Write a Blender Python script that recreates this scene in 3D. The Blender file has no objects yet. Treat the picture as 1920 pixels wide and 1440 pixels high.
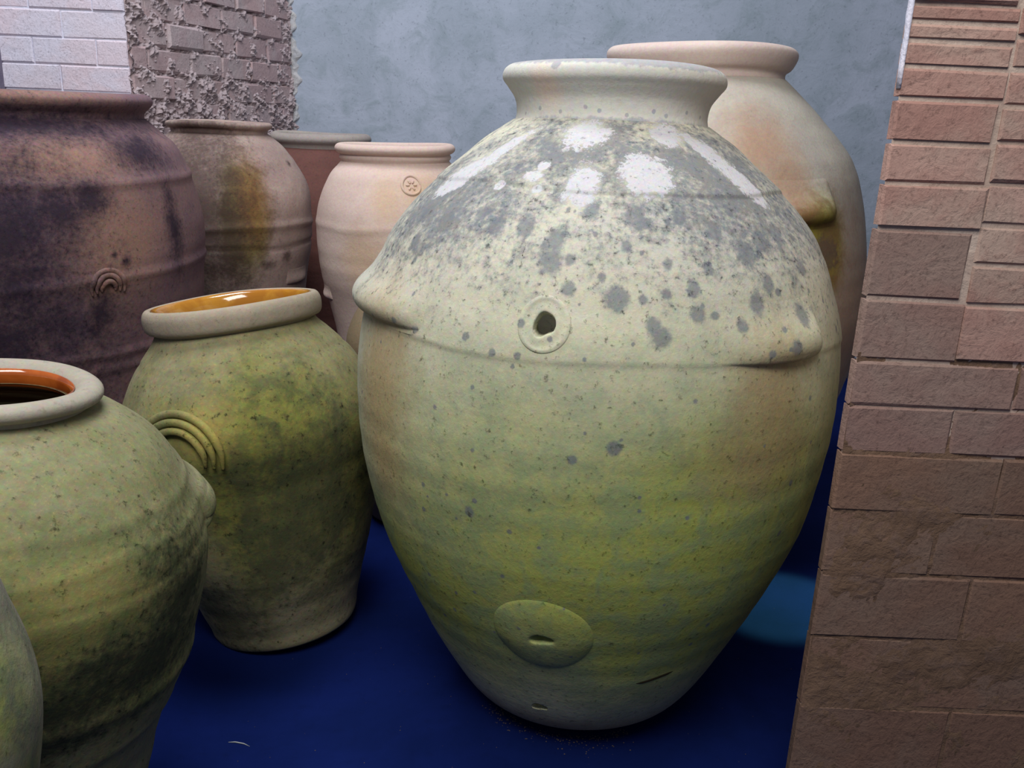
import bpy, bmesh, math, random
import numpy as np
from mathutils import Vector, Matrix
random.seed(7); rng = np.random.default_rng(5)
scn = bpy.context.scene
col = scn.collection

# ------------------------------------------------------------------ camera
F = 1650.0; PITCH = math.radians(17.0); ROLL = math.radians(2.5); CAMZ = 1.3
fw = np.array([0, math.cos(PITCH), -math.sin(PITCH)])
rt0 = np.array([1.0, 0, 0]); up0 = np.cross(rt0, fw)
rt = math.cos(ROLL) * rt0 + math.sin(ROLL) * up0
up = -math.sin(ROLL) * rt0 + math.cos(ROLL) * up0
cd = bpy.data.cameras.new('camera'); cam = bpy.data.objects.new('camera', cd); col.objects.link(cam)
cd.sensor_fit = 'HORIZONTAL'; cd.sensor_width = 36.0; cd.lens = 36.0 * F / 1920.0
cd.clip_start = 0.05
cam.matrix_world = Matrix(((rt[0], up[0], -fw[0], 0), (rt[1], up[1], -fw[1], 0), (rt[2], up[2], -fw[2], CAMZ), (0, 0, 0, 1)))
scn.camera = cam

# ------------------------------------------------------------------ light
scn.view_settings.view_transform = 'Standard'; scn.view_settings.look = 'None'
scn.view_settings.gamma = 1.0; scn.view_settings.use_curve_mapping = False
scn.view_settings.exposure = 0.0
w = bpy.data.worlds.new('world'); scn.world = w; w.use_nodes = True
bg = w.node_tree.nodes['Background']; bg.inputs[0].default_value = (0.62, 0.72, 1.0, 1); bg.inputs[1].default_value = 0.17

def area(name, loc, aim, size, size_y, power, color):
    l = bpy.data.lights.new(name, 'AREA'); l.shape = 'RECTANGLE'; l.size = size; l.size_y = size_y
    l.energy = power; l.color = color
    o = bpy.data.objects.new(name, l); col.objects.link(o); o.location = loc
    o.rotation_euler = (Vector(aim) - Vector(loc)).to_track_quat('-Z', 'Y').to_euler()
    return o
area('daylight_opening', (-0.35, 0.0, 3.05), (0.0, 2.6, 0.9), 1.7, 1.1, 71, (1.0, 0.985, 0.98))
area('back_fill', (-1.0, 2.3, 4.3), (-0.9, 3.8, 1.2), 1.8, 1.2, 118, (0.88, 0.92, 1.0))  # fill lamp added to brighten the back wall and left jars
sp = bpy.data.lights.new('floor_shaft', 'SPOT'); sp.energy = 700; sp.spot_size = math.radians(7.5); sp.spot_blend = 0.5
sp.shadow_soft_size = 0.02; sp.color = (0.4, 1.0, 0.4)
spo = bpy.data.objects.new('floor_shaft', sp); col.objects.link(spo); spo.location = (2.1, 3.1, 2.6)
spo.rotation_euler = (Vector((0.80, 2.22, 0.0)) - spo.location).to_track_quat('-Z', 'Y').to_euler()

# ------------------------------------------------------------------ helpers
def at(u, v, y):                                   # point of depth y on the sight line of pixel (u, v)
    r = fw * F + rt * (u - 960) + up * (720 - v); return np.array([0, 0, CAMZ]) + r * (y / r[1])
def atz(u, v, z=0.0):
    r = fw * F + rt * (u - 960) + up * (720 - v); return np.array([0, 0, CAMZ]) + r * ((z - CAMZ) / r[2])

def srgb(r, g, b):
    f = lambda c: (c / 255 / 12.92) if c / 255 <= 0.04045 else ((c / 255 + 0.055) / 1.055) ** 2.4
    return (f(r), f(g), f(b), 1.0)

class NT:
    def __init__(s, name):
        s.m = bpy.data.materials.new(name); s.m.use_nodes = True; s.t = s.m.node_tree
        s.b = s.t.nodes['Principled BSDF']
        s.tc = s.t.nodes.new('ShaderNodeTexCoord')
    def link(s, a, b): s.t.links.new(a, b)
    def noise(s, scale, detail=4, rough=0.55, dist=0.0, vec=None, stretch=None):
        v = vec or s.tc.outputs['Object']
        if stretch:
            mp = s.t.nodes.new('ShaderNodeMapping'); mp.inputs['Scale'].default_value = stretch; s.link(v, mp.inputs[0]); v = mp.outputs[0]
        n = s.t.nodes.new('ShaderNodeTexNoise'); n.inputs['Scale'].default_value = scale; n.inputs['Detail'].default_value = detail
        n.inputs['Roughness'].default_value = rough; n.inputs['Distortion'].default_value = dist; s.link(v, n.inputs['Vector'])
        return n.outputs['Fac']
    def math(s, op, a, b=None, clamp=False):
        n = s.t.nodes.new('ShaderNodeMath'); n.operation = op; n.use_clamp = clamp
        for i, x in enumerate((a, b)):
            if x is None: continue
            if isinstance(x, (int, float)): n.inputs[i].default_value = x
            else: s.link(x, n.inputs[i])
        return n.outputs[0]
    def step(s, x, lo, hi):
        n = s.t.nodes.new('ShaderNodeMapRange'); n.interpolation_type = 'SMOOTHSTEP'
        n.inputs['From Min'].default_value = lo; n.inputs['From Max'].default_value = hi; s.link(x, n.inputs['Value'])
        return n.outputs['Result']
    def mix(s, fac, a, b, mode='MIX'):
        n = s.t.nodes.new('ShaderNodeMix'); n.data_type = 'RGBA'; n.blend_type = mode
        if isinstance(fac, (int, float)): n.inputs[0].default_value = fac
        else: s.link(fac, n.inputs[0])
        for i, x in ((6, a), (7, b)):
            if isinstance(x, tuple): n.inputs[i].default_value = x
            else: s.link(x, n.inputs[i])
        return n.outputs[2]
    def attr(s, name):
        n = s.t.nodes.new('ShaderNodeAttribute'); n.attribute_name = name; return n.outputs['Fac']
    def mask(s, name, noi, k, w):                  # soft region field pushed about by noise
        return s.step(s.math('ADD', s.attr(name), s.math('MULTIPLY', s.math('SUBTRACT', noi, 0.5), k)), -w, w)
    def bump(s, h, strength, dist, prev=None):
        n = s.t.nodes.new('ShaderNodeBump'); n.inputs['Strength'].default_value = strength; n.inputs['Distance'].default_value = dist
        s.link(h, n.inputs['Height'])
        if prev: s.link(prev, n.inputs['Normal'])
        s.link(n.outputs[0], s.b.inputs['Normal']); return n.outputs[0]
    def done(s, colr, rough=0.85, spec=0.3):
        if isinstance(colr, tuple): s.b.inputs['Base Color'].default_value = colr
        else: s.link(colr, s.b.inputs['Base Color'])
        s.b.inputs['Roughness'].default_value = rough; s.b.inputs['Specular IOR Level'].default_value = spec
        return s.m

def clay(name, a, b, moss=(srgb(140, 150, 60), srgb(105, 120, 50)), brown=srgb(150, 105, 60), dark=srgb(95, 100, 105),
         white=srgb(240, 238, 235), mossk=1.6, mossw=0.35, darkk=1.0, darkw=0.2, speck=0.35, streak=False, rough=0.85, spec=0.2, fine=85, grain=0.3, brownk=0.6, darkm=0.7, fieldm=0.75):
    n = NT(name)
    big = n.noise(3.2, 5, 0.6, 0.6); mid = n.noise(17, 5, 0.65, 0.4); sm = n.noise(fine, 4, 0.7); tiny = n.noise(fine * 2.6, 3, 0.7)
    st = n.noise(9, 5, 0.6, 0.2, stretch=(1, 1, 0.12))
    c = n.mix(n.step(big, 0.35, 0.65), a, b)
    c = n.mix(n.math('MULTIPLY', n.step(mid, 0.45, 0.7), 0.5), c, b)
    mm = n.mix(n.step(mid, 0.38, 0.62), moss[0], moss[1])
    nz = n.math('ADD', n.math('MULTIPLY', big, 0.5), n.math('MULTIPLY', st if streak else mid, 0.5))
    c = n.mix(n.mask('moss', nz, mossk, mossw), c, mm)
    c = n.mix(n.math('MULTIPLY', n.mask('brown', mid, 1.2, 0.8), brownk), c, brown)
    nd = n.math('ADD', n.math('MULTIPLY', sm, 0.5), n.math('MULTIPLY', mid, 0.5))
    fieldc = n.mix(n.step(n.noise(26, 5, 0.7, 0.3), 0.44, 0.60), dark, tuple(0.75 * q + 0.45 * p for q, p in zip(dark[:3], (0.16, 0.13, 0.09))) + (1.0,))
    c = n.mix(n.math('MULTIPLY', n.mask('dark', nd, darkk * 2, darkw), darkm), c, dark)
    c = n.mix(n.math('MULTIPLY', n.mask('field', nd, 7.0, 0.9), fieldm), c, fieldc)
    c = n.mix(n.mask('white', nd, 3.6, 0.14), c, white)
    # fine grain: darker pits and paler grit
    c = n.mix(n.math('MULTIPLY', n.step(sm, 0.56, 0.74), speck), c, srgb(70, 66, 50), 'MULTIPLY')
    c = n.mix(n.math('MULTIPLY', n.step(tiny, 0.56, 0.76), speck * 0.7), c, srgb(235, 230, 205), 'SOFT_LIGHT')
    cn = n.t.nodes.new('ShaderNodeTexNoise'); cn.inputs['Scale'].default_value = fine * 1.3; cn.inputs['Detail'].default_value = 4; cn.inputs['Roughness'].default_value = 0.75
    n.link(n.tc.outputs['Object'], cn.inputs['Vector']); c = n.mix(grain, c, cn.outputs['Color'], 'OVERLAY')
    p = n.bump(mid, 0.25, 0.006); p = n.bump(sm, 0.35, 0.0022, p); n.bump(tiny, 0.25, 0.001, p)
    return n.done(c, rough, spec)

def link_mesh(name, verts, faces, m, parent=None, smooth=True, label=None):
    me = bpy.data.meshes.new(name); me.from_pydata([tuple(map(float, v)) for v in verts], [], [tuple(map(int, f)) for f in faces])
    me.materials.append(m)
    if smooth: me.polygons.foreach_set('use_smooth', [True] * len(me.polygons))
    me.update()
    o = bpy.data.objects.new(name, me); col.objects.link(o)
    if parent: o.parent = parent
    if label: o['label'] = label
    return o

def catmull(P, n=8):
    P = np.asarray(P, float); Q = np.vstack([2 * P[0] - P[1], P, 2 * P[-1] - P[-2]]); out = []
    for i in range(1, len(Q) - 2):
        p0, p1, p2, p3 = Q[i - 1:i + 3]
        for k in range(n):
            t = k / n
            out.append(.5 * ((2 * p1) + (-p0 + p2) * t + (2 * p0 - 5 * p1 + 4 * p2 - p3) * t * t + (-p0 + 3 * p1 - 3 * p2 + p3) * t ** 3))
    out.append(P[-1]); return np.array(out)

def resample(P, step):
    d = np.r_[0, np.cumsum(np.linalg.norm(np.diff(P, axis=0), axis=1))]
    s = np.linspace(0, d[-1], max(3, int(d[-1] / step) + 1))
    return np.stack([np.interp(s, d, P[:, 0]), np.interp(s, d, P[:, 1])], 1)

class Jar:
    """One lathe-turned jar: an Empty at its base with body, rim, lugs and bosses as children."""
    def __init__(s, label, prof, lip, pos, tilt, m, group=None, step=0.012, nth=180, wob=0.004, bands=(), feats=(), seed=0, dense=None,
                 rim_mat=None, rim_label=None, lining=None, lining_depth=0.3, wall=0.028, rimfeats=None, lining_from=0):
        s.root = bpy.data.objects.new('clay_jar', None); col.objects.link(s.root); s.root.empty_display_size = 0.1
        s.root['label'] = label; s.root['category'] = 'jar'
        if group: s.root['group'] = group
        a = Vector((tilt[0], tilt[1], 1)).normalized(); x = (Vector((1, 0, 0)) - a * a.x).normalized(); y = a.cross(x)
        s.root.matrix_world = Matrix(((x.x, y.x, a.x, pos[0]), (x.y, y.y, a.y, pos[1]), (x.z, y.z, a.z, 0.001), (0, 0, 0, 1)))
        s.m = m; s.feats = list(feats); s.bands = bands; s.wob = wob
        r = np.random.default_rng(seed); s.ph = r.uniform(0, 6.28, (6, 3)); s.step = step
        s.outer = catmull(prof, 12); s.prof = s.outer
        # even out: keep z monotone
        z = np.maximum.accumulate(s.outer[:, 1] + np.arange(len(s.outer)) * 1e-6); s.pz, s.pr = z, s.outer[:, 0]
        if dense:
            lo, hi, dn = dense
            th = np.r_[np.linspace(lo, hi, dn, endpoint=False), np.linspace(hi, lo + 360, nth - dn if nth > dn else 90, endpoint=False)]
        else: th = np.linspace(0, 360, nth, endpoint=False)
        s.th = np.radians(th)
        # body: outer wall up, inner wall down, closed
        o = resample(np.stack([s.pr, z], 1), step)
        inner = np.stack([np.maximum(o[:, 0] - wall, 0.02), o[:, 1]], 1)[::-1]
        inner = inner[inner[:, 1] > 0.03]; inner = resample(inner, step * 3)
        o = np.vstack([[[o[0, 0] - 0.012, o[0, 1] - 0.0]], o + 0]); o[0, 1] = 0.0; o[1, 1] = max(o[1, 1], 0.004)
        s.body = s.lathe('body', [o, inner], m)
        mw = s.root.matrix_world.copy(); mi = mw.inverted()
        for v in s.body.data.vertices:                       # worn flat where the leaning foot meets the floor
            if v.co.z < 0.08:
                q = mw @ v.co
                if q.z < 0.0008: q.z = 0.0008; v.co = mi @ q
        if lip is not None:
            lp = resample(catmull(lip + [lip[0]], 8), step * 0.55)[:-1]
            s.rim = s.lathe('rim', [lp], rim_mat or m, loop=True, feats=rimfeats)
            if rim_label: s.rim['label'] = rim_label
        if lining:
            zt = lip[-1][1]; rt_ = min(p[0] for p in lip); ci = max(range(len(lip)), key=lambda i: lip[i][1])
            zz = [q for q in inner if q[1] < zt - 0.02 and q[1] > zt - lining_depth]
            P1 = np.array([[p[0] - 0.0028, p[1] + 0.0012] for p in lip[ci + 1 + lining_from:]] + [[min(q[0] - 0.003, 9), q[1]] for q in zz])
            P1 = resample(P1, 0.01); P2 = (P1 + [0.002, 0])[::-1]
            s.lining = s.lathe('glaze_lining', [P1, P2], lining, loop=True)
    def rad(s, th, z):                                       # outer radius with wobble, throwing rings and ridges
        r = np.interp(z, s.pz, s.pr)
        d = np.zeros_like(r + th * 0)
        for i, (f, g) in enumerate(((1, 2.1), (2, 3.3), (3, 5.2), (2, 7.7), (5, 9.1), (4, 14.0))):
            d = d + np.sin(f * th + s.ph[i, 0]) * np.sin(g * z * 2.2 + s.ph[i, 1]) / (1 + 0.5 * i)
        d = d * s.wob
        d = d + s.wob * 0.16 * np.sin(z * 95 + 1.2 * np.sin(th + s.ph[0, 2])) * (0.5 + 0.5 * np.sin(z * 17 + s.ph[1, 2]))
        for b in s.bands:
            zb, amp, wd, kind = b[:4]
            wav = 0.004 * np.sin(3 * th + zb * 40) + 0.002 * np.sin(7 * th + zb * 90)
            q = (z - zb - wav) / wd
            if kind == 'ridge': d = d + amp * np.exp(-q * q)
            elif kind == 'step': d = d + amp * np.where(q > 0, np.exp(-(q / 6.0) ** 2), np.exp(-(q / 0.6) ** 2)) 
        fade = np.clip((s.pz[-1] - z) / 0.03, 0, 1) * np.clip(z / 0.04, 0, 1)
        return r + d * fade
    def fields(s, P, feats):
        th = np.degrees(np.arctan2(P[:, 1], P[:, 0])) % 360; R = np.hypot(P[:, 0], P[:, 1]); z = P[:, 2]; out = {}
        for kind in ('moss', 'brown', 'dark', 'field', 'white'): out[kind] = np.full(len(P), -3.0)
        for f in feats:
            kind, t0, z0, rt_, rz = f[:5]; sk = f[5] if len(f) > 5 else 0.0
            dt = (th - t0 + 180) % 360 - 180
            if rt_ > 3: dx = dt / rt_                        # radius given in degrees
            else: dx = np.radians(dt) * R / rt_              # radius given in metres
            dz = (z - z0 - sk * np.radians(dt) * R) / rz
            out[kind] = np.maximum(out[kind], 1 - np.sqrt(dx * dx + dz * dz))
        return out
    def paint(s, o, feats=None):
        me = o.data; n = len(me.vertices); P = np.zeros(n * 3); me.vertices.foreach_get('co', P); P = P.reshape(-1, 3)
        for k, v in s.fields(P, s.feats if feats is None else feats).items():
            if v.max() < -2.9 and k in me.attributes: continue
            at_ = me.attributes.new(k, 'FLOAT', 'POINT'); at_.data.foreach_set('value', v.astype(np.float32))
    def lathe(s, name, parts, m, loop=False, feats=None):
        th = s.th; n = len(th); V = []; 
        for i, p in enumerate(parts):
            for (r, z) in p:
                if i == 0 and not loop: R = s.rad(th, np.full(n, z)) - np.interp(z, s.pz, s.pr) + r
                else: R = np.full(n, r) + (s.wob * 0.35 * (np.sin(2 * th + s.ph[2, 0]) + 0.5 * np.sin(5 * th + s.ph[3, 0])))
                zz = np.full(n, z) + (s.wob * 0.5 * (np.sin(2 * th + s.ph[4, 0]) + 0.6 * np.sin(3 * th + s.ph[5, 0])) if loop else 0)
                V.append(np.stack([R * np.cos(th), R * np.sin(th), zz], 1))
        k = len(V); V = np.vstack(V); Fc = []
        idx = np.arange(n); nx = (idx + 1) % n
        for i in range(k - 1 + (1 if loop else 0)):
            a0 = i * n; b0 = ((i + 1) % k) * n
            Fc += np.stack([a0 + idx, a0 + nx, b0 + nx, b0 + idx], 1).tolist()
        if not loop:
            Fc.append(idx[::-1].tolist()); Fc.append(((k - 1) * n + idx).tolist())
        o = link_mesh(name, V, Fc, m, s.root)
        s.paint(o, feats)
        return o
    def pt(s, th, z, off):                                   # point above the surface; th radians, arrays ok
        r = s.rad(th, z); e = 1e-3
        dr = (s.rad(th, z + e) - s.rad(th, z - e)) / (2 * e); q = 1 / np.sqrt(1 + dr * dr)
        R = r + off * q; Z = z - off * dr * q
        return np.stack([R * np.cos(th), R * np.sin(th), Z], -1)
    def sheet(s, name, TH, Z, OFF, m=None, label=None, under=-0.012, closed_u=False, paint=True):
        """A raised relief: an outer grid at OFF above the body, closed by a back skin sunk in the wall."""
        A = s.pt(TH, Z, OFF); B = s.pt(TH, Z, np.full_like(OFF, under)); h, w_ = TH.shape
        V = np.vstack([A.reshape(-1, 3), B.reshape(-1, 3)]); N = h * w_; Fc = []
        W = w_ if closed_u else w_ - 1
        for i in range(h - 1):
            for j in range(W):
                j2 = (j + 1) % w_; q = [i * w_ + j, i * w_ + j2, (i + 1) * w_ + j2, (i + 1) * w_ + j]
                Fc.append(q); Fc.append([N + x for x in q[::-1]])
        for j in range(W):
            j2 = (j + 1) % w_
            Fc.append([j2, j, N + j, N + j2]); e = (h - 1) * w_; Fc.append([e + j, e + j2, N + e + j2, N + e + j])
        if not closed_u:
            for i in range(h - 1):
                Fc.append([i * w_, (i + 1) * w_, N + (i + 1) * w_, N + i * w_])
                e = w_ - 1; Fc.append([(i + 1) * w_ + e, i * w_ + e, N + i * w_ + e, N + (i + 1) * w_ + e])
        o = link_mesh(name, V, Fc, m or s.m, s.root, label=label)
        if paint: s.paint(o)
        return o
    def ledge(s, t0, half, zb, amp, tall, skew=0.0, name='lug_handle', label=None, sharp=0.0):
        """Ledge lug: swells out of the wall from above and ends in an undercut lip."""
        u = np.linspace(-1, 1, 73); v = np.concatenate([np.linspace(-0.12, 0.3, 26), np.linspace(0.33, 1, 24)])
        U, Vv = np.meshgrid(u, v)
        env = (1 - np.abs(U) ** (2.4 + sharp)) ; env = np.clip(env, 0, 1) ** 0.8
        if skew: q_ = np.clip((U + 1) / 1.35, 0, 1); env = env * (q_ * q_ * (3 - 2 * q_))
        vv = np.clip(Vv, 0, 1)
        pr = np.where(Vv < 0.16, np.sqrt(np.clip(1 - ((0.16 - Vv) / 0.2) ** 2, 0, 1)), np.exp(-((vv - 0.16) / 0.34) ** 2))
        off = amp * env * pr
        edge = np.minimum.reduce([np.clip((1 - np.abs(U)) * (5 if skew else 7), 0, 1), np.clip((1 - Vv) * 4, 0, 1)])
        off = off * edge - 0.0022 * (1 - edge)
        TH = np.radians(t0 + U * half); Z = zb + tall * Vv + 0.02 * (U ** 2) * tall * 3
        return s.sheet(name, TH, Z, off, label=label)
    def boss(s, t0, z0, R, hole, amp, name='spigot_boss', label=None, sq=1.0, hz=1.0, rough=0.15, dome=False):
        """Round clay collar about a hole, its bore running down into the wall."""
        n = 72; a = np.linspace(0, 2 * np.pi, n, endpoint=False)
        t = np.radians(t0); r0 = float(s.rad(np.array(t), np.array(z0)))
        irr = 1 + rough * np.sin(2 * a + 1) + rough * 0.6 * np.sin(3 * a + 2)
        rows = [(0.0, -0.02), (0.0, -0.004), (0.03, 0.35 * amp), (0.15, 0.62 * amp), (0.32, 0.5 * amp), (0.5, 0.55 * amp), (0.68, amp), (0.8, 0.85 * amp), (0.9, 0.3 * amp), (1.0, -0.005)]
        if dome: rows = [(0.0, -0.02), (0.0, -0.004), (0.02, 0.75 * amp), (0.10, amp), (0.35, 0.97 * amp), (0.6, 0.8 * amp), (0.8, 0.45 * amp), (0.93, 0.1 * amp), (1.0, -0.004)]
        TH = []; Z = []; O = []
        P = catmull(np.array([(k, o) for k, o in rows]), 3)
        for k, off in P:
            k = min(max(k, 0), 1)
            hr = hole * irr; rr = hr + (R - hr) * k
            ax = rr * np.cos(a); az = rr * np.sin(a) * (sq * k + hz * (1 - k))
            TH.append(t + ax / r0); Z.append(z0 + az); O.append(np.full(n, off))
        return s.sheet(name, np.array(TH), np.array(Z), np.array(O), label=label, under=-0.02, closed_u=True)
    def bore(s, t0, z0, r, hz=1.0, depth=0.09, n=20, rough=0.2):
        """Cuts a real hole through the wall."""
        t = math.radians(t0); R0 = float(s.rad(np.array(t), np.array(z0)))
        bm = bmesh.new(); rings = []
        for d in (R0 + 0.05, R0 - depth):
            ring = []
            for i in range(n):
                a = 2 * math.pi * i / n; irr = 1 + rough * math.sin(2 * a + 1) + rough * 0.6 * math.sin(3 * a + 2)
                tx = r * irr * math.cos(a); tz = r * irr * math.sin(a) * hz
                ring.append(bm.verts.new((d * math.cos(t) - tx * math.sin(t), d * math.sin(t) + tx * math.cos(t), z0 + tz)))
            rings.append(ring)
        for i in range(n): bm.faces.new((rings[0][i], rings[0][(i + 1) % n], rings[1][(i + 1) % n], rings[1][i]))
        bm.faces.new(rings[0][::-1]); bm.faces.new(rings[1])
        bmesh.ops.recalc_face_normals(bm, faces=bm.faces)
        me = bpy.data.meshes.new('cut'); bm.to_mesh(me); bm.free()
        c = bpy.data.objects.new('cut', me); col.objects.link(c); c.parent = s.root
        bpy.context.view_layer.update()
        md = s.body.modifiers.new('bore', 'BOOLEAN'); md.operation = 'DIFFERENCE'; md.object = c; md.solver = 'EXACT'
        dg = bpy.context.evaluated_depsgraph_get(); new = bpy.data.meshes.new_from_object(s.body.evaluated_get(dg))
        s.body.modifiers.clear(); old = s.body.data; s.body.data = new; bpy.data.meshes.remove(old)
        bpy.data.objects.remove(c); bpy.data.meshes.remove(me)
        for k in ('moss', 'brown', 'dark', 'field', 'white'):
            if k in new.attributes: new.attributes.remove(new.attributes[k])
        s.paint(s.body)
        new.polygons.foreach_set('use_smooth', [True] * len(new.polygons))
    def rope(s, pts, rad, name, label=None, m=None, flat=0.7, seg=10):
        """A rope of clay laid on the wall along (theta, z, lift) points."""
        P = catmull(pts, 8); C_ = np.array([s.pt(np.array(math.radians(p[0])), np.array(p[1]), np.array(p[2])) for p in P]).reshape(-1, 3)
        V = []; n = len(C_); T = np.gradient(C_, axis=0)
        for i in range(n):
            tt = T[i] / np.linalg.norm(T[i]); nr = np.array([C_[i][0], C_[i][1], 0]); nr /= np.linalg.norm(nr); nr -= tt * (nr @ tt); nr /= np.linalg.norm(nr)
            bn = np.cross(tt, nr); e = min(1, 0.35 + 4 * min(i, n - 1 - i) / n) 
            for k in range(seg):
                a = 2 * math.pi * k / seg; V.append(C_[i] + e * rad * (math.cos(a) * bn + math.sin(a) * nr * flat))
        Fc = []
        for i in range(n - 1):
            for k in range(seg): Fc.append((i * seg + k, i * seg + (k + 1) % seg, (i + 1) * seg + (k + 1) % seg, (i + 1) * seg + k))
        Fc.append(tuple(range(seg))[::-1]); Fc.append(tuple((n - 1) * seg + k for k in range(seg)))
        o = link_mesh(name, V, Fc, m or s.m, s.root, label=label); s.paint(o); return o

def structure(o): o['kind'] = 'structure'; return o

# ------------------------------------------------------------------ materials of the setting
def brick_mat(name, a, b, c3, mort=None, sc=1.0, rough=0.92):
    n = NT(name); oi = n.t.nodes.new('ShaderNodeObjectInfo')
    g = n.t.nodes.new('ShaderNodeNewGeometry')
    big = n.noise(5 * sc, 5, 0.6, 0.5, vec=g.outputs['Position']); mid = n.noise(28 * sc, 5, 0.65, 0.5, vec=g.outputs['Position']); sm = n.noise(150 * sc, 4, 0.7, vec=g.outputs['Position'])
    c = n.mix(oi.outputs['Random'], a, b)
    c = n.mix(n.math('MULTIPLY', n.step(big, 0.4, 0.65), 0.65), c, c3)
    c = n.mix(n.math('MULTIPLY', n.step(mid, 0.42, 0.68), 0.45), c, b)
    c = n.mix(n.math('MULTIPLY', n.step(sm, 0.5, 0.72), 0.4), c, srgb(80, 62, 58), 'MULTIPLY')
    c = n.mix(n.math('MULTIPLY', n.step(sm, 0.5, 0.3), 0.0), c, srgb(255, 240, 220))
    p = n.bump(mid, 0.5, 0.008); n.bump(sm, 0.5, 0.002, p)
    return n.done(c, rough, 0.2)
def plaster_mat(name, a, b, c3, sc=1.0, bstr=0.4):
    n = NT(name); g = n.t.nodes.new('ShaderNodeNewGeometry'); P = g.outputs['Position']
    big = n.noise(1.6 * sc, 6, 0.6, 0.8, vec=P); mid = n.noise(9 * sc, 6, 0.65, 0.6, vec=P); sm = n.noise(60 * sc, 4, 0.7, vec=P)
    st = n.noise(2.5 * sc, 4, 0.6, 0.3, vec=P, stretch=(1, 1, 0.18))
    c = n.mix(n.step(big, 0.35, 0.65), a, b)
    c = n.mix(n.math('MULTIPLY', n.step(mid, 0.45, 0.7), 0.55), c, c3)
    c = n.mix(n.math('MULTIPLY', n.step(st, 0.52, 0.7), 0.35), c, a)
    c = n.mix(n.math('MULTIPLY', n.step(sm, 0.55, 0.75), 0.35), c, srgb(90, 90, 95), 'MULTIPLY')
    p = n.bump(big, 0.3, 0.03); p = n.bump(mid, bstr, 0.01, p); n.bump(sm, bstr, 0.002, p)
    return n.done(c, 0.95, 0.15)

M_wallgrey = plaster_mat('grey_plaster', srgb(172, 180, 194), srgb(156, 166, 178), srgb(134, 148, 154))
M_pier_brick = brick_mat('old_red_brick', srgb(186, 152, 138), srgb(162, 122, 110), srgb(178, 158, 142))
M_pier_mortar = plaster_mat('pier_mortar', srgb(198, 178, 162), srgb(182, 160, 144), srgb(168, 142, 128), 3)
M_dirt = plaster_mat('brown_dirt_wash', srgb(128, 102, 82), srgb(112, 88, 70), srgb(126, 104, 94), 4, 0.5)
M_mid_brick = brick_mat('mid_red_brick', srgb(158, 128, 116), srgb(142, 112, 102), srgb(150, 130, 118))  # red brick a step darker, for the pier's middle courses
M_low_brick = brick_mat('dark_red_brick', srgb(134, 104, 86), srgb(120, 92, 78), srgb(128, 108, 94))  # darkest red brick, for the pier's lowest courses
M_white_brick = brick_mat('whitewashed_brick', srgb(220, 202, 208), srgb(216, 206, 214), srgb(214, 214, 228))
M_white_mortar = plaster_mat('whitewash', srgb(222, 220, 232), srgb(208, 208, 222), srgb(226, 216, 220), 3)
M_rough_brick = brick_mat('rough_reveal_brick', srgb(190, 162, 158), srgb(178, 154, 156), srgb(188, 178, 176))
M_rough_mortar = plaster_mat('rough_lime_mortar', srgb(180, 164, 164), srgb(166, 148, 148), srgb(190, 180, 184), 5, 0.8)
M_broken = plaster_mat('broken_plaster_edge', srgb(192, 190, 190), srgb(170, 172, 176), srgb(204, 200, 190), 5, 0.8)
M_dark_plaster = plaster_mat('dark_plaster', srgb(120, 112, 130), srgb(104, 98, 116), srgb(136, 128, 140), 2)  # darker purple-grey plaster of the far-left wall
nf = NT('blue_floor'); fs = nf.noise(260, 4, 0.7); fb = nf.noise(2.2, 5, 0.6, 0.5); fm = nf.noise(30, 5, 0.7)
cf = nf.mix(nf.step(fb, 0.35, 0.7), srgb(9, 25, 74), srgb(14, 30, 88))
cf = nf.mix(nf.math('MULTIPLY', nf.step(fm, 0.5, 0.75), 0.3), cf, srgb(8, 20, 60))
cf = nf.mix(nf.math('MULTIPLY', nf.step(fs, 0.66, 0.8), 0.5), cf, srgb(60, 70, 120))
nf.bump(fs, 0.3, 0.001); M_floor = nf.done(cf, 0.95, 0.08)

# ------------------------------------------------------------------ the setting
def quad_slab(name, pts, thick, m, parent=None):           # polygon in plan (x, y), extruded between z0 and z1
    plan, z0, z1 = pts; n = len(plan)
    V = [(x, y, z0) for x, y in plan] + [(x, y, z1) for x, y in plan]
    Fc = [tuple(range(n))[::-1], tuple(range(n, 2 * n))] + [(i, (i + 1) % n, n + (i + 1) % n, n + i) for i in range(n)]
    return link_mesh(name, V, Fc, m, parent, smooth=False)

Vf = []; NX, NY = 30, 30
FLOOR = o = quad_slab('floor', ([(-4.5, -1.6), (3.4, -1.6), (3.4, 5.6), (-4.5, 5.6)], -0.1, 0.0), 0, M_floor); structure(o)

RA = np.array([-1.598, 3.75]); RB = np.array([-1.253, 5.0])  # the reveal: near corner and far end
rd = (RB - RA) / np.linalg.norm(RB - RA); rn = np.array([rd[1], -rd[0]])   # rn points to +x (into the room)
WY = lambda x: 5.0 - 0.12 * (x + 1.253)
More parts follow.
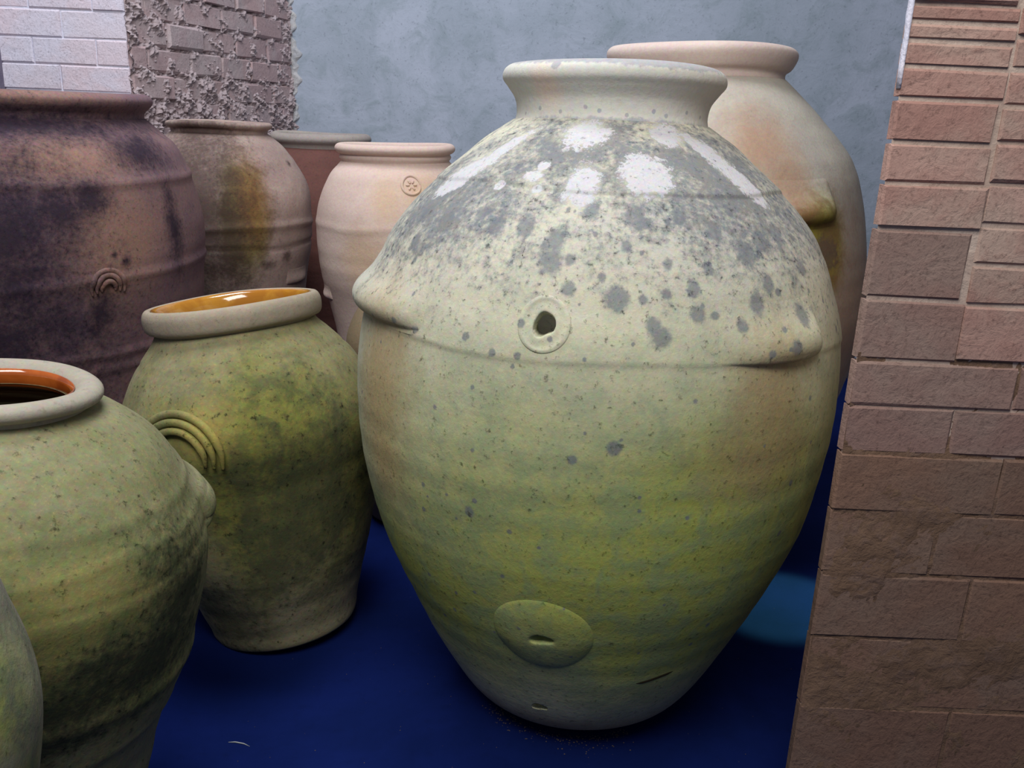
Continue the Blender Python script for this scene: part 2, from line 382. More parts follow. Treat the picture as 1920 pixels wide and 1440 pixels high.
# back wall: gently uneven plaster slab
def wall_grid(name, x0, x1, z0, z1, nx, nz, m, fn, amp):
    V = []; Fc = []
    for i in range(nz + 1):
        for j in range(nx + 1):
            x = x0 + (x1 - x0) * j / nx; z = z0 + (z1 - z0) * i / nz
            V.append((x, fn(x) + amp * (math.sin(x * 2.3 + z) + 0.5 * math.sin(z * 4.1 - x * 3) + 0.3 * math.sin(x * 9 + z * 7)), z))
    n = len(V); V += [(x, y + 0.25, z) for x, y, z in V]; w_ = nx + 1
    for i in range(nz):
        for j in range(nx):
            q = (i * w_ + j, i * w_ + j + 1, (i + 1) * w_ + j + 1, (i + 1) * w_ + j); Fc.append(q); Fc.append(tuple(n + k for k in q[::-1]))
    for j in range(nx):
        Fc.append((j + 1, j, n + j, n + j + 1)); e = nz * w_; Fc.append((e + j, e + j + 1, n + e + j + 1, n + e + j))
    for i in range(nz):
        Fc.append((i * w_, (i + 1) * w_, n + (i + 1) * w_, n + i * w_)); e = w_ - 1; Fc.append(((i + 1) * w_ + e, i * w_ + e, n + i * w_ + e, n + (i + 1) * w_ + e))
    return link_mesh(name, V, Fc, m)
wb = structure(wall_grid('wall_back', -1.30, 3.4, 0, 3.6, 60, 46, M_wallgrey, WY, 0.006))

def brick(parent, c, ux, un, L, Hh, D, m, jit=0.004, name='brick', cham=0.006):
    """One brick: front face inset by a worn chamfer. c = centre of its front face, ux along, un outward, z up."""
    ux = np.array([ux[0], ux[1], 0.0]); un = np.array([un[0], un[1], 0.0]); uz = np.array([0, 0, 1.0])
    V = []; c = np.array(c, float)
    for d, ins in ((-D, 0), (-cham * 1.2, 0), (0, cham)):
        for sx, sz in ((-1, -1), (1, -1), (1, 1), (-1, 1)):
            j = rng.uniform(-jit, jit, 3) if d > -D else np.zeros(3)
            V.append(c + ux * (sx * (L / 2 - ins) + j[0]) + uz * (sz * (Hh / 2 - ins) + j[1]) + un * (d + j[2] * 0.6))
    Fc = [(3, 2, 1, 0), (8, 9, 10, 11)]
    for k in (0, 4):
        for i in range(4): Fc.append((k + i, k + (i + 1) % 4, k + 4 + (i + 1) % 4, k + 4 + i))
    return link_mesh(name, V, Fc, m, parent, smooth=False)

# left wall: whitewashed front face, its corner, then the rough reveal running back
left = structure(quad_slab('wall_left', ([(-4.5, 3.757), (-1.603, 3.757), (-1.605, 4.3), (-4.5, 4.3)], 0, 3.6), 0, M_white_mortar))
zs = [float(at(120, v, 3.75)[2]) for v in (-330, -262, -200, -140, -88, -34, 18, 71, 121, 170, 220, 272, 325, 380)][::-1]
for k in range(len(zs) - 1):
    z0, z1 = zs[k], zs[k + 1]; x = -1.600; first = True
    while x > -2.2:
        L = 0.13 if (first and k % 2) else 0.27 + rng.uniform(-0.02, 0.02)
        x0 = max(x - L, -2.135)
        if x - x0 > 0.03:
            brick(left, ((x + x0) / 2, 3.752 + rng.uniform(-0.003, 0.003), (z0 + z1) / 2), (1, 0), (0, -1), x - x0 - 0.004, z1 - z0 - 0.005, 0.06, M_white_brick, 0.002, cham=0.004)
        x = x0 - 0.0; first = False
        if x <= -2.13: break
jam = structure(quad_slab('wall_far_left', ([(-4.5, 3.6), (-2.135, 3.6), (-2.11, 3.775), (-4.5, 3.775)], 0, 3.6), 0, M_dark_plaster))

rev = structure(quad_slab('wall_reveal', ([tuple(RA - rn * 0.03), tuple(RB - rn * 0.03), tuple(RB - rn * 0.3 + rd * 0.2), tuple(RA - rn * 0.3 + rd * 0.02)], 0, 3.6), 0, M_rough_mortar))
RL = float(np.linalg.norm(RB - RA))
zref = float(at(445, 108, 4.5)[2])
k0 = int((zref - 0.9) / 0.106)
for k in range(-k0, 14):
    z0 = zref + k * 0.106; s_ = -0.13 if k % 2 else 0.0
    s_ += rng.uniform(-0.02, 0.02)
    while s_ < RL:
        L = 0.27 + rng.uniform(-0.03, 0.03)
        a = max(s_, 0.004); b = min(s_ + L, RL - 0.005)
        if b - a > 0.04:
            dep = rng.uniform(-0.008, 0.008); cc = RA + rd * (a + b) / 2 + rn * dep
            brick(rev, (cc[0], cc[1], z0 + 0.053), rd, rn, b - a - 0.010, 0.094, 0.05, M_rough_brick, 0.005, cham=0.007)
        s_ += L
# smeared lime mortar over the reveal: lumpy skin that buries most joints low down
def lump(x, z, seed=0.0):
    return (math.sin(x * 31 + z * 17 + seed) * math.sin(z * 37 - x * 11 + 1.3) + 0.7 * math.sin(x * 71 + 2 * math.sin(z * 53)) * math.sin(z * 83 + 0.5) + 0.5 * math.sin(x * 140 + z * 90) * math.sin(z * 160 - x * 60))
Vs = []; Fs = []; nu, nv = 170, 230
for i in range(nv + 1):
    z = 0.02 + 3.2 * i / nv if False else 0.75 + 1.75 * i / nv
    for j in range(nu + 1):
        s_ = RL * j / nu; low = min(1, max(0, (1.50 - z) / 0.25)); edge = math.exp(-s_ / 0.16) + math.exp(-(RL - s_) / 0.10)
        h = -0.010 + 0.011 * lump(s_, z) + 0.012 * low + 0.013 * edge + rng.uniform(-0.0035, 0.0035) * (1 + low)
        p = RA + rd * s_ + rn * h; Vs.append((p[0], p[1], z))
for i in range(nv):
    for j in range(nu): a = i * (nu + 1) + j; Fs.append((a, a + 1, a + nu + 2, a + nu + 1))
sk = link_mesh('mortar_smear', Vs, Fs, M_rough_mortar, rev, smooth=False, label='rough lumpy lime mortar smeared over the bricks'); sk['kind'] = 'stuff'
# ragged pale plaster edge where the grey plaster meets the reveal
Vs = []; Fs = []; nv = 150; nu = 14
for i in range(nv + 1):
    z = 1.1 + 1.3 * i / nv
    wd = 0.035 + 0.03 * math.exp(-((z - 1.50) / 0.10) ** 2) + 0.016 * math.sin(z * 41) + 0.010 * math.sin(z * 97 + 1)
    wd = max(wd, 0.008)
    for j in range(nu + 1):
        t = j / nu; x = -1.262 + t * wd; h = 0.014 * math.sin(math.pi * min(1, t * 1.1)) ** 0.6 * (1 + 0.4 * lump(x * 1.3, z)) if t < 0.91 else -0.01
        Vs.append((x, WY(x) - h - (0.003 if t < 0.9 else 0), z))
for i in range(nv):
    for j in range(nu): a = i * (nu + 1) + j; Fs.append((a, a + 1, a + nu + 2, a + nu + 1))
pe = link_mesh('plaster_edge', Vs, Fs, M_broken, wb, label='pale broken plaster edge by the reveal')

# right pier: mortar core (side splayed back) and bricks one by one
PX, PY = 0.541, 1.35
pier = structure(quad_slab('wall_right', ([(PX + 0.003, PY + 0.0038), (2.6, PY + 0.0038), (2.6, PY + 0.6), (PX + 0.55, PY + 0.6)], 0, 3.0), 0, M_pier_mortar))
rows_l = [-190, -128, -62, 4, 40, 76, 125, 186, 268, 345, 430, 563, 680, 765, 853, 962, 1080, 1200, 1330, 1470, 1620]
zl = [float(at(1720, v, PY)[2]) for v in rows_l]
PXJ = 0.695
def pier_brick(x0, x1, z0, z1, gap=0.008, d=0.0, m=None):
    left_edge = abs(x0 - PX) < 1e-6
    D = 0.02
    brick(pier, ((x0 + x1) / 2, PY + rng.uniform(-0.003, 0.0006) + d, (z0 + z1) / 2), (1, 0), (0, -1), x1 - x0 - (gap * 0.4 if left_edge else gap), z1 - z0 - gap, D, m or M_pier_brick, 0.0014, cham=0.003)
for k in range(len(zl) - 1):
    z1, z0 = zl[k], zl[k + 1]
    if z1 < 0.02: break
    z0 = max(z0, 0.0)
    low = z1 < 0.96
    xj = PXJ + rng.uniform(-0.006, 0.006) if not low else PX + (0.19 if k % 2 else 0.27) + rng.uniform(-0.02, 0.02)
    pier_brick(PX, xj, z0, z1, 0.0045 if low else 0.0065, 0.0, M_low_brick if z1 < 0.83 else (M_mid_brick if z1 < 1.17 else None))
    if low:
        x = xj
        while x < 1.5:
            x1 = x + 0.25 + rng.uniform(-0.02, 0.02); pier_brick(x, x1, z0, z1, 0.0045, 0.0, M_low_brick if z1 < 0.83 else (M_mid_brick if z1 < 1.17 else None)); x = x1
rows_r = [-190, -95, 8, 68, 130, 200, 268, 345, 425, 500, 575, 683]
zr = [float(at(1880, v, PY)[2]) for v in rows_r]
for k in range(len(zr) - 1):
    x = PXJ; first = True
    while x < 1.5:
        x1 = x + (0.13 if (first and k % 2) else 0.26) + rng.uniform(-0.015, 0.015)
        pier_brick(x, x1, zr[k + 1], zr[k], 0.0065, 0.0005); x = x1; first = False
Vs = []; Fs = []; nu, nv = 150, 150
for i in range(nv + 1):
    z = 0.0 + 0.965 * i / nv
    for j in range(nu + 1):
        x = PX + 0.003 + 0.9 * j / nu; top = min(1, max(0, (0.90 + 0.02 * math.sin(x * 21) - z) / 0.12))
        h = 0.0004 + 0.0012 * lump(x * 0.5, z * 0.5) + 0.0006 * lump(x * 1.3 + 1, z * 1.2) + 0.0016 * math.sin(x * 9 + 4 * math.sin(z * 7)) - 0.006 * (1 - top) + 0.0006 * rng.normal()
        Vs.append((x, PY - min(h, 0.006) * min(1, j / 3), z))
for i in range(nv):
    for j in range(nu): a = i * (nu + 1) + j; Fs.append((a, a + 1, a + nu + 2, a + nu + 1))
ds = link_mesh('dirt_wash', Vs, Fs, M_dirt, pier, label='brown dirt and mortar smeared over the lower bricks'); ds['kind'] = 'stuff'
# thin pale arris running up the pier's left edge, high up
Vs = []; Fs = []; nv = 40
for i in range(nv + 1):
    z = 1.36 + 1.0 * i / nv; wd = (0.002 + 0.0006 * math.sin(z * 60) + 0.0008 * math.sin(z * 143)) * min(1, (z - 1.355) * 12)
    for dx, dy in ((0.002, -0.001), (-wd, 0.0), (-wd, 0.012), (0.004, 0.02)): Vs.append((PX + dx, PY + dy, z))
for i in range(nv):
    for j in range(4): a = i * 4 + j; b = i * 4 + (j + 1) % 4; Fs.append((a, b, b + 4, a + 4))
Fs += [(3, 2, 1, 0), tuple(nv * 4 + q for q in range(4))]
link_mesh('pale_arris', Vs, Fs, M_white_mortar, pier, label='thin pale lime line on the corner of the pier')

# ------------------------------------------------------------------ jars
M_A = clay('mossy_cream_clay', srgb(200, 195, 172), srgb(188, 185, 170), moss=(srgb(170, 174, 86), srgb(150, 162, 104)), brown=srgb(168, 140, 96), dark=srgb(112, 116, 120), white=srgb(192, 190, 190), mossk=1.5, mossw=0.75, speck=0.7, darkw=0.35, darkk=1.1, brownk=0.7, darkm=0.75, fieldm=0.9)
M_Arim = clay('pale_cream_clay', srgb(206, 203, 190), srgb(198, 196, 186), dark=srgb(150, 150, 156), brown=srgb(226, 196, 176), speck=0.12)
M_B = clay('buff_clay', srgb(190, 184, 168), srgb(178, 170, 158), brown=srgb(164, 116, 80), moss=(srgb(150, 140, 60), srgb(120, 110, 60)), dark=srgb(110, 90, 80), speck=0.15)
M_Brim = clay('pinkish_buff_clay', srgb(214, 196, 184), srgb(206, 186, 176), speck=0.1)
M_C = clay('sooty_brown_clay', srgb(128, 100, 98), srgb(106, 84, 92), brown=srgb(160, 124, 104), dark=srgb(34, 26, 42), white=srgb(140, 130, 132), speck=0.5, darkk=1.6, darkw=0.9, darkm=0.9, grain=0.5)
M_D = clay('dusty_brown_clay', srgb(172, 152, 140), srgb(150, 128, 120), brown=srgb(140, 92, 50), dark=srgb(66, 50, 46), moss=(srgb(120, 108, 66), srgb(100, 92, 60)), speck=0.35, darkw=0.8, darkk=1.5, darkm=0.8, grain=0.4)
M_E = clay('russet_clay', srgb(112, 74, 66), srgb(98, 66, 60), speck=0.3)
M_Erim = clay('dusty_russet_clay', srgb(168, 158, 148), srgb(150, 140, 134), speck=0.3)
M_F = clay('pale_terracotta', srgb(212, 190, 176), srgb(202, 178, 166), brown=srgb(200, 168, 132), speck=0.12)
M_G = clay('olive_mossy_clay', srgb(154, 144, 116), srgb(140, 132, 102), moss=(srgb(122, 120, 58), srgb(88, 92, 48)), brown=srgb(172, 156, 84), dark=srgb(70, 72, 50), mossk=2.4, mossw=0.9, streak=True, speck=0.8, fine=70, darkw=0.7, darkk=1.6, darkm=0.75, grain=0.45)
M_Grim = clay('dusty_buff_clay', srgb(166, 152, 132), srgb(154, 142, 122), moss=(srgb(140, 146, 90), srgb(126, 132, 84)), speck=0.3)
M_H = clay('brown_green_clay', srgb(140, 118, 98), srgb(128, 112, 86), moss=(srgb(110, 116, 52), srgb(96, 104, 60)), speck=0.4)
M_I = clay('grey_green_mossy_clay', srgb(144, 140, 108), srgb(128, 126, 90), moss=(srgb(128, 124, 72), srgb(104, 110, 68)), brown=srgb(160, 152, 92), dark=srgb(56, 60, 44), mossk=2.8, mossw=0.9, darkk=2.4, darkw=0.8, darkm=0.9, speck=0.8, fine=75, grain=0.45)
M_Irim = clay('pale_grey_buff_clay', srgb(168, 160, 144), srgb(156, 148, 132), speck=0.25)
M_J = clay('dusty_grey_green_clay', srgb(158, 156, 140), srgb(146, 140, 128), moss=(srgb(140, 146, 76), srgb(110, 116, 90)), mossk=2.6, mossw=0.5, speck=0.6, fine=75)
def glaze(name, a, b, zt, zb):
    n = NT(name); mid = n.noise(14, 4, 0.6, 0.6); sp_ = n.t.nodes.new('ShaderNodeSeparateXYZ'); n.link(n.tc.outputs['Object'], sp_.inputs[0])
    c = n.mix(n.step(mid, 0.35, 0.65), a, b)
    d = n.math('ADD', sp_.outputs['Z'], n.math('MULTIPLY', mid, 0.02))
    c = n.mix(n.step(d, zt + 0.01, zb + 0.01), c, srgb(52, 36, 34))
    n.bump(mid, 0.15, 0.003); n.done(c, 0.12, 0.6); n.b.inputs['Coat Weight'].default_value = 0.6; n.b.inputs['Coat Roughness'].default_value = 0.05
    return n.m

# --- the great jar
prA = [(0.186, 0.0), (0.2739, 0.073), (0.3768, 0.2606), (0.4626, 0.4706), (0.5039, 0.7089), (0.4925, 0.9158), (0.4232, 1.0872), (0.2802, 1.2325), (0.2228, 1.2750), (0.1990, 1.2905)]
lipA = [(0.1965, 1.284), (0.1925, 1.305), (0.197, 1.330), (0.2120, 1.352), (0.2235, 1.3675), (0.2215, 1.384), (0.208, 1.395), (0.192, 1.394), (0.178, 1.380), (0.166, 1.345), (0.165, 1.31), (0.168, 1.284)]
fA = [('white', 213, 1.183, .052, .030, 0.5), ('white', 221, 1.228, .035, .020, 0.9), ('white', 254, 1.262, .040, .026), ('white', 290, 1.267, .038, .020), ('white', 258, 1.173, .030, .040),
      ('white', 276.5, 1.197, .046, .036), ('white', 303, 1.251, .024, .020, -0.6), ('white', 309, 1.215, .030, .036, -0.8), ('white', 314, 1.180, .026, .026, -0.6), ('white', 242, 1.186, .018, .010), ('white', 243.5, 1.203, .010, .008), ('white', 232, 1.168, .010, .008), ('white', 245, 1.165, .012, .008)]
for t_, z_, s_ in [(254, 1.055, 18), (268.5, 1.005, 16), (277, .946, 14), (284.5, .984, 12), (258.5, 1.014, 10), (258, 1.059, 8), (238.5, 1.103, 13), (246, 1.103, 15), (261.5, 1.136, 14), (272.5, 1.128, 19), (283.5, 1.132, 12), (299, 1.075, 18), (312.5, 1.107, 16), (284, 1.022, 11), (275.5, .966, 11), (298.5, .997, 14), (311, .975, 15), (269.5, .764, 10), (273.5, 1.005, 7), (254, 1.087, 15), (292, 1.11, 14), (305, 1.10, 16), (288, 1.055, 8), (279, 1.06, 9), (232, 1.12, 12), (222, 1.10, 14), (214, 1.06, 12), (306, .93, 10), (270, 1.085, 9), (294, .965, 10), (303, 1.03, 12), (317, 1.05, 12), (250, .955, 6), (262, .74, 6), (241, .61, 8), (211, 1.11, 12)]:
    fA.append(('dark', t_, z_, s_ / 850, s_ / 850 * 1.05))
for i in range(70): 
    t_ = rng.uniform(195, 335); z_ = rng.uniform(.9, 1.2); s_ = rng.uniform(.003, .008); fA.append(('dark', t_, z_, s_, s_))
for i in range(40):
    t_ = rng.uniform(200, 320); z_ = rng.uniform(.3, .9); s_ = rng.uniform(.003, .006); fA.append(('dark', t_, z_, s_, s_))
fA += [('field', 272, 1.225, 62, .085), ('field', 305, 1.17, 40, .10), ('field', 215, 1.13, 28, .09),
       ('moss', 284, .50, 88, .36), ('moss', 292, .64, 44, .22), ('moss', 225, .38, 55, .24), ('moss', 290, .34, 50, .16),
       ('brown', 212, .80, .10, .17), ('brown', 214.5, .66, .07, .09), ('brown', 301.5, .83, .085, .12), ('brown', 301, .74, .12, .08), ('brown', 250, .04, 90, .05)]
A = Jar('giant cream egg-shaped clay jar, moss-green below, white-patched grey shoulder, largest in centre', prA, lipA, (0.1732, 1.8218), (0.0036, 0.0412), M_A, step=0.0045, nth=760, dense=(175, 345, 640), wob=0.0028,
        bands=[(1.172, .0045, .006, 'step'), (1.045, .001, .01, 'ridge'), (.905, .003, .010, 'step'), (.50, .0006, .012, 'ridge')], feats=fA, seed=3, rim_mat=M_Arim,
        rimfeats=[('brown', 228, 1.345, .03, .03), ('dark', 250, 1.399, 60, .012), ('dark', 300, 1.397, 50, .014), ('dark', 236, 1.385, .01, .01)] + [('dark', 205 + i * 13 + (i * 37 % 7), 1.300 + (i * 13 % 5) * .003, .004, .004) for i in range(10)] + [('dark', 268, 1.279, 75, .016)], rim_label='pale flared rim with a rounded lip')
A.bore(254.6, .957, .0165, hz=1.35, rough=.15)
A.bore(256.5, .357, .018, hz=.62, rough=.2)
A.bore(253.0, .128, .015, hz=.8, depth=.05)
A.ledge(194, 34, .912, .030, .13, label='wide ledge lug on the left')
A.ledge(302.5, 16.5, .905, .021, .12, skew=0.9, sharp=3, label='tongue-shaped ledge lug on the right')
A.boss(254.6, .957, .047, .016, .0024, label='shallow ringed collar around the upper spigot hole', hz=1.35)
A.boss(256.5, .360, .100, .017, .0105, label='broad domed collar around the lower spigot hole', sq=.95, hz=.62, rough=.2, dome=True)
# hairline crack by the foot: a thin dark sliver sunk in the wall
M_crack = NT('dark_crack').done(srgb(52, 46, 34), 1.0, 0.0)
def crack(j, pts, r): return j.rope([(t_, z_, -0.0005) for t_, z_ in pts], r, 'crack', m=M_crack, flat=0.35, seg=6, label='short dark crack')
crack(A, [(285, .231), (289, .236), (293, .243), (297, .249)], .0042)
crack(A, [(247.6, 1.035), (247.4, 1.06), (247.8, 1.085)], .0016)
crack(A, [(298.6, .936), (299.6, .925)], .0045)

# --- tall buff jar behind it
S = 1.05
def sc(p): return [(r * S, 1.3 + (z - 1.3) * S) for r, z in p]
prB = [(0.22, 0.0), (0.31, 0.12)] + sc([(0.46, 0.3595), (0.5511, 0.6919), (0.5315, 0.9548), (0.4777, 1.1727), (0.3685, 1.3113), (0.2692, 1.4077), (0.250, 1.425)])
lipB = sc([(0.2480, 1.420), (0.2480, 1.441), (0.2625, 1.452), (0.2735, 1.470), (0.2790, 1.4865), (0.2760, 1.501), (0.262, 1.511), (0.246, 1.509), (0.230, 1.49), (0.222, 1.46), (0.224, 1.42)])
B = Jar('tall smooth buff clay jar with pinkish lip, behind the giant jar beside the brick pier', prB, lipB, (0.5452 * S, 2.8 * S), (-0.0176, 0), M_B, step=.012, nth=220, wob=.0035, seed=11, rim_mat=M_Brim,
        feats=[('brown', 283, 1.235, .10, .10), ('brown', 290, 1.14, .08, .12), ('moss', 300, .97, 14, .16), ('brown', 320, .75, 20, .3), ('dark', 300, .95, 10, .05)], rim_label='pinkish flared lip')
B.ledge(292, 17, 1.042, .034, .14, sharp=3, label='tongue-shaped ledge lug')
B.ledge(20, 12, 1.042, .030, .13, sharp=1.5, label='tongue-shaped ledge lug')

# --- big sooty jar at left
prC = [(0.3, 0.0), (0.38, 0.1), (0.4826, 0.2998), (0.5305, 0.6026), (0.5627, 0.8505), (0.552, 1.0179), (0.5112, 1.1452), (0.4414, 1.2151), (0.418, 1.236)]
lipC = [(0.416, 1.232), (0.418, 1.250), (0.430, 1.262), (0.441, 1.274), (0.443, 1.288), (0.432, 1.300), (0.412, 1.304), (0.392, 1.296), (0.386, 1.27), (0.388, 1.232)]
Cj = Jar('big soot-blackened brown clay jar at left, in front of whitewashed wall', prC, lipC, (-1.4869, 2.55), (-0.0158, 0), M_C, step=.009, nth=360, wob=.004, seed=21,
         bands=[(1.085, .006, .012, 'ridge'), (.842, .006, .012, 'ridge'), (.645, .006, .010, 'ridge'), (.60, .004, .010, 'ridge'), (1.175, .003, .01, 'ridge')],
         feats=[('dark', 314, 1.02, .09, .085), ('dark', 322, 1.05, .06, .05), ('dark', 300, .95, .16, .28), ('dark', 322, .765, .045, .05), ('dark', 319, .715, .04, .025), ('dark', 290, .7, 30, .30), ('dark', 285, 1.05, 24, .25), ('dark', 345, 1.16, .10, .05),  # soot patches; the broad left ovals also paint the flank's shade
                ('dark', 330, .885, .014, .014), ('dark', 327, .905, .009, .009), ('brown', 290, 1.292, 40, .02), ('brown', 330, .93, .11, .12), ('brown', 325, .83, .07, .03), ('brown', 316, 1.14, .16, .05), ('dark', 350, .95, .03, .10), ('dark', 300, 1.22, 60, .04)])
for i, rr in enumerate((.045, .032, .019)):
    Cj.rope([(324 - math.degrees((rr + .0) / .56) * math.cos(a), .822 + rr * 1.05 * math.sin(a), .004) for a in np.linspace(-0.3, math.pi + .3, 9)], .007, 'lug_handle', label='ribbed horseshoe lug')
# --- jar D
prD = [(0.165, 0.0), (0.2, 0.1), (0.2621, 0.3398), (0.2942, 0.6118), (0.3233, 0.8009), (0.317, 0.985), (0.2478, 1.1182), (0.186, 1.180), (0.171, 1.190)]
lipD = [(0.170, 1.186), (0.1715, 1.203), (0.183, 1.2095), (0.189, 1.218), (0.187, 1.2265), (0.174, 1.2315), (0.158, 1.227), (0.150, 1.21), (0.152, 1.186)]
D = Jar('dusty brown clay jar with two ridges, standing behind the sooty jar before the rough brick', prD, lipD, (-1.129, 3.4), (0, 0), M_D, step=.010, nth=220, wob=.004, seed=31,
        bands=[(.875, .006, .010, 'ridge'), (.800, -.005, .007, 'ridge'), (1.10, .002, .01, 'ridge')],
        feats=[('brown', 306, .96, .06, .14), ('moss', 300, .9, .09, .2), ('dark', 290, .85, .09, .3), ('dark', 330, .765, .02, .02), ('dark', 315, .74, .03, .02), ('dark', 270, .95, 34, .42), ('dark', 268, 1.2, 40, .05), ('dark', 350, 1.09, .012, .01)])  # broad dark ovals at left paint the jar's unlit side
D.ledge(345, 15, .655, .012, .07, label='small ledge lug')
# --- jar E
prE = [(0.165, 0.0), (0.2, 0.1), (0.27, 0.33), (0.32, 0.6), (0.33, 0.76), (0.3, 0.93), (0.25, 1.05), (0.213, 1.108), (0.205, 1.122)]
lipE = [(0.203, 1.118), (0.206, 1.136), (0.219, 1.148), (0.2245, 1.160), (0.220, 1.174), (0.206, 1.184), (0.190, 1.182), (0.182, 1.16), (0.184, 1.118)]
E_ = Jar('farthest jar, russet clay with a dusty rim, half hidden between two paler jars', prE, lipE, (-0.9061, 4.1), (0, 0), M_E, step=.012, nth=160, seed=41, rim_mat=M_Erim)
E_.rim['label'] = 'dusty grey-buff rim'
# --- jar F
prF = [(0.15, 0.0), (0.17, 0.1), (0.2073, 0.3304), (0.2554, 0.598), (0.289, 0.7449), (0.2919, 0.9271), (0.2466, 1.0579), (0.2035, 1.1118), (0.1965, 1.120)]
lipF = [(0.195, 1.114), (0.197, 1.124), (0.203, 1.132), (0.201, 1.141), (0.1985, 1.1455), (0.209, 1.150), (0.2175, 1.160), (0.215, 1.173), (0.203, 1.181), (0.186, 1.178), (0.178, 1.16), (0.180, 1.114)]
Fj = Jar('pale pinkish terracotta jar with a double-ridged rim, left behind the giant jar', prF, lipF, (-0.4324, 3.3), (-0.0238, 0), M_F, step=.010, nth=220, wob=.003, seed=51,
         bands=[(.905, .003, .012, 'ridge')], feats=[('brown', 270, 1.0, .05, .07), ('brown', 255, .8, .08, .1), ('brown', 300, 1.02, .1, .06)], rim_label='double-ridged rim')
tt = np.linspace(0, 2 * math.pi, 13)
Fj.rope([(290 + math.degrees(.030 / .23) * math.cos(a), 1.052 + .030 * math.sin(a), .001) for a in tt], .005, 'seal', label='small round relief seal')
for a0 in range(6):
    a = a0 * math.pi / 3; Fj.rope([(290 + math.degrees(q / .23) * math.cos(a), 1.052 + q * math.sin(a), .001) for q in (.006, .012, .018)], .004, 'seal_petal', seg=6)
Fj.ledge(200, 16, .632, .014, .06, label='small ledge lug')
# --- jar G
prG = [(0.1781, 0.0), (0.2060, 0.0928), (0.255, 0.2373), (0.294, 0.4262), (0.318, 0.5615), (0.2765, 0.6771), (0.1985, 0.775), (0.1900, 0.790)]
lipG = [(0.187, 0.786), (0.1905, 0.7935), (0.2025, 0.7975), (0.2091, 0.8096), (0.2105, 0.8316), (0.2055, 0.8466), (0.1975, 0.8525), (0.1890, 0.8500), (0.1815, 0.841), (0.176, 0.82), (0.174, 0.786)]
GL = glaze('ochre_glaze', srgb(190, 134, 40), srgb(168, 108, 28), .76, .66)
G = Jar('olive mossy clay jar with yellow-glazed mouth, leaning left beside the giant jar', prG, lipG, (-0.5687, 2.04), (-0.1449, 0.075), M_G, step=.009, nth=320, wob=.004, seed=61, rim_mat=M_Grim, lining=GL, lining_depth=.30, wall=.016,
        bands=[(.720, -.003, .005, 'ridge'), (.205, .0010, .006, 'ridge'), (.01, .006, .014, 'ridge'), (.52, .001, .01, 'ridge')],
        feats=[('moss', 290, .46, 75, .28), ('moss', 300, .60, 40, .15), ('brown', 271, .60, .06, .06), ('dark', 300, .36, .14, .20), ('dark', 288, .26, .07, .12), ('dark', 320, .4, 10, .22), ('dark', 250, .1, 24, .1), ('dark', 310, .45, .12, .10), ('dark', 282, .42, .05, .12)],
        rim_label='thick rounded dusty rim')
G.lining['label'] = 'glossy ochre-yellow glaze inside the mouth'
for rr, m_ in ((.098, .0095), (.081, .0095), (.064, .009)):
    G.rope([(257 + math.degrees(rr / .30) * math.cos(a), .545 + rr * 1.0 * math.sin(a), .010) for a in np.linspace(-0.25, math.pi + .25, 11)], m_, 'lug_handle', label='yellowish horseshoe lug', flat=.9)
# --- jar H
prH = [(0.12, 0.0), (0.15, 0.08), (0.19, 0.25), (0.2122, 0.4493), (0.2400, 0.6001), (0.2000, 0.7200), (0.1200, 0.800), (0.092, 0.822)]
lipH = [(0.091, 0.818), (0.092, 0.828), (0.100, 0.834), (0.105, 0.844), (0.102, 0.855), (0.093, 0.860), (0.083, 0.855), (0.078, 0.84), (0.079, 0.818)]
Hj = Jar('brownish-green jar showing only its shoulder between the leaning jar and giant jar', prH, lipH, (-0.3439, 2.72), (0.10, 0), M_H, step=.012, nth=160, seed=71, feats=[])
# --- jar I
prI = [(0.1332, 0.0), (0.1945, 0.0922), (0.2312, 0.2784), (0.2833, 0.4382), (0.3085, 0.6341), (0.2498, 0.7645), (0.1753, 0.8300), (0.1380, 0.8460), (0.1270, 0.8520)]
lipI = [(0.1255, 0.8460), (0.1265, 0.8570), (0.1360, 0.8600), (0.1450, 0.8680), (0.1440, 0.8790), (0.1322, 0.8860), (0.1168, 0.8840), (0.1052, 0.8760), (0.1020, 0.8660), (0.1040, 0.8460)]
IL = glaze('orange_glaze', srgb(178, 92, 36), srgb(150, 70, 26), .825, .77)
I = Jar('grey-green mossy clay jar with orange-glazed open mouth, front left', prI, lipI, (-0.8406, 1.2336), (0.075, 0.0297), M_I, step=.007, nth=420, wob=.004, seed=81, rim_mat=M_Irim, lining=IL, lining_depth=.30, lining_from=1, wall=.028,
        bands=[(.735, .0022, .007, 'ridge'), (.690, .0018, .006, 'ridge'), (.645, -.002, .005, 'ridge'), (.435, .0045, .016, 'ridge'), (.345, .002, .01, 'ridge')],
        feats=[('moss', 310, .60, 60, .14), ('moss', 320, .5, 60, .10), ('brown', 318, .665, .06, .04), ('dark', 308, .47, .18, .075), ('dark', 335, .50, .16, .06), ('dark', 330, .535, .12, .04), ('dark', 350, .60, .07, .09), ('dark', 345, .50, .08, .05), ('dark', 296, .56, .05, .04)],
        rim_label='broad pale rounded rim')
I.lining['label'] = 'glossy orange glaze inside the mouth'
I.ledge(40, 22, .63, .030, .13, label='rounded ledge lug')
I.ledge(220, 22, .63, .030, .13, label='rounded ledge lug')
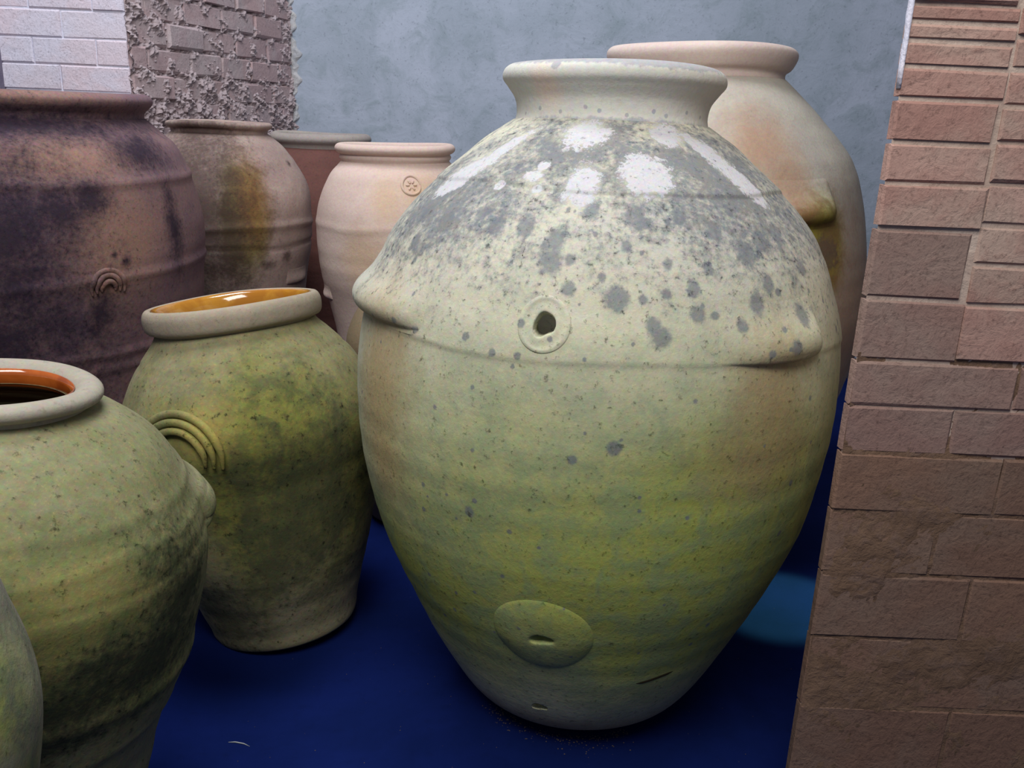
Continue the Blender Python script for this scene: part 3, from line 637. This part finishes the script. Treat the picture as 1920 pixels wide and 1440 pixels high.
# --- jar J
prJ = [(0.1, 0.0), (0.12, 0.1), (0.15, 0.3), (0.158, 0.5153), (0.1843, 0.6849), (0.1653, 0.7924), (0.145, 0.85), (0.112, 0.895)]
lipJ = [(0.110, 0.89), (0.111, 0.91), (0.122, 0.918), (0.127, 0.93), (0.125, 0.945), (0.112, 0.952), (0.098, 0.946), (0.094, 0.93), (0.096, 0.89)]
J = Jar('dusty grey-green jar nearest the camera, cut off at the bottom left corner', prJ, lipJ, (-0.6552, 0.72), (0, 0), M_J, step=.007, nth=260, wob=.002, seed=91, feats=[('moss', 320, .75, 60, .10), ('moss', 330, .62, 50, .06)])

# ------------------------------------------------------------------ litter on the floor
M_straw = NT('pale_straw').done(srgb(170, 172, 168), 0.9, 0.1)
def sliver(p0, p1, r, label):
    p0, p1 = Vector(p0), Vector(p1); d = (p1 - p0); n_ = Vector((-d.y, d.x, 0)).normalized()
    V = []
    for t_, k_ in ((0, .3), (.3, 1), (.7, .9), (1, .2)):
        c_ = p0 + d * t_ + n_ * (0.004 * math.sin(t_ * 3))
        for a in range(5): V.append(c_ + (n_ * math.cos(a * 1.2566) + Vector((0, 0, 1)) * (math.sin(a * 1.2566) + 1)) * r * k_)
    Fc = [tuple(range(5))[::-1], tuple(range(15, 20))] + [(i * 5 + a, i * 5 + (a + 1) % 5, (i + 1) * 5 + (a + 1) % 5, (i + 1) * 5 + a) for i in range(3) for a in range(5)]
    o = link_mesh('straw', V, Fc, M_straw); o['label'] = label; o['category'] = 'straw'; return o
sliver(atz(428, 1392), atz(468, 1400), .0016, 'short pale straw lying on the blue floor, bottom left of centre')
M_crumb = NT('clay_crumb'); M_crumb = M_crumb.done(srgb(96, 84, 80), 0.95, 0.1)
V = []; Fc = []
def crumb(x, y, r):
    b = len(V); 
    for dx, dy, dz in ((1, 0, .4), (0, 1, .5), (-1, 0, .4), (0, -1, .5), (0, 0, 1.1), (0, 0, 0)): V.append((x + dx * r * rng.uniform(.6, 1.2), y + dy * r * rng.uniform(.6, 1.2), max(0.0003, dz * r * rng.uniform(.8, 1.2))))
    for i in range(4): Fc.append((b + i, b + (i + 1) % 4, b + 4)); Fc.append((b + (i + 1) % 4, b + i, b + 5))
for i in range(260):
    a = rng.uniform(3.6, 5.3); q = abs(rng.normal(0, .022)); rr = .195 + q
    crumb(.1732 + rr * math.cos(a) * 1.0, 1.8218 + rr * math.sin(a), rng.uniform(.0008, .0024))
for i in range(170):
    crumb(rng.uniform(-.6, .95), rng.uniform(1.4, 2.2), rng.uniform(.0005, .0015))
o = link_mesh('crumbs', V, Fc, M_crumb, FLOOR, smooth=False); o['kind'] = 'stuff'; o['label'] = 'fine clay crumbs scattered over the floor'
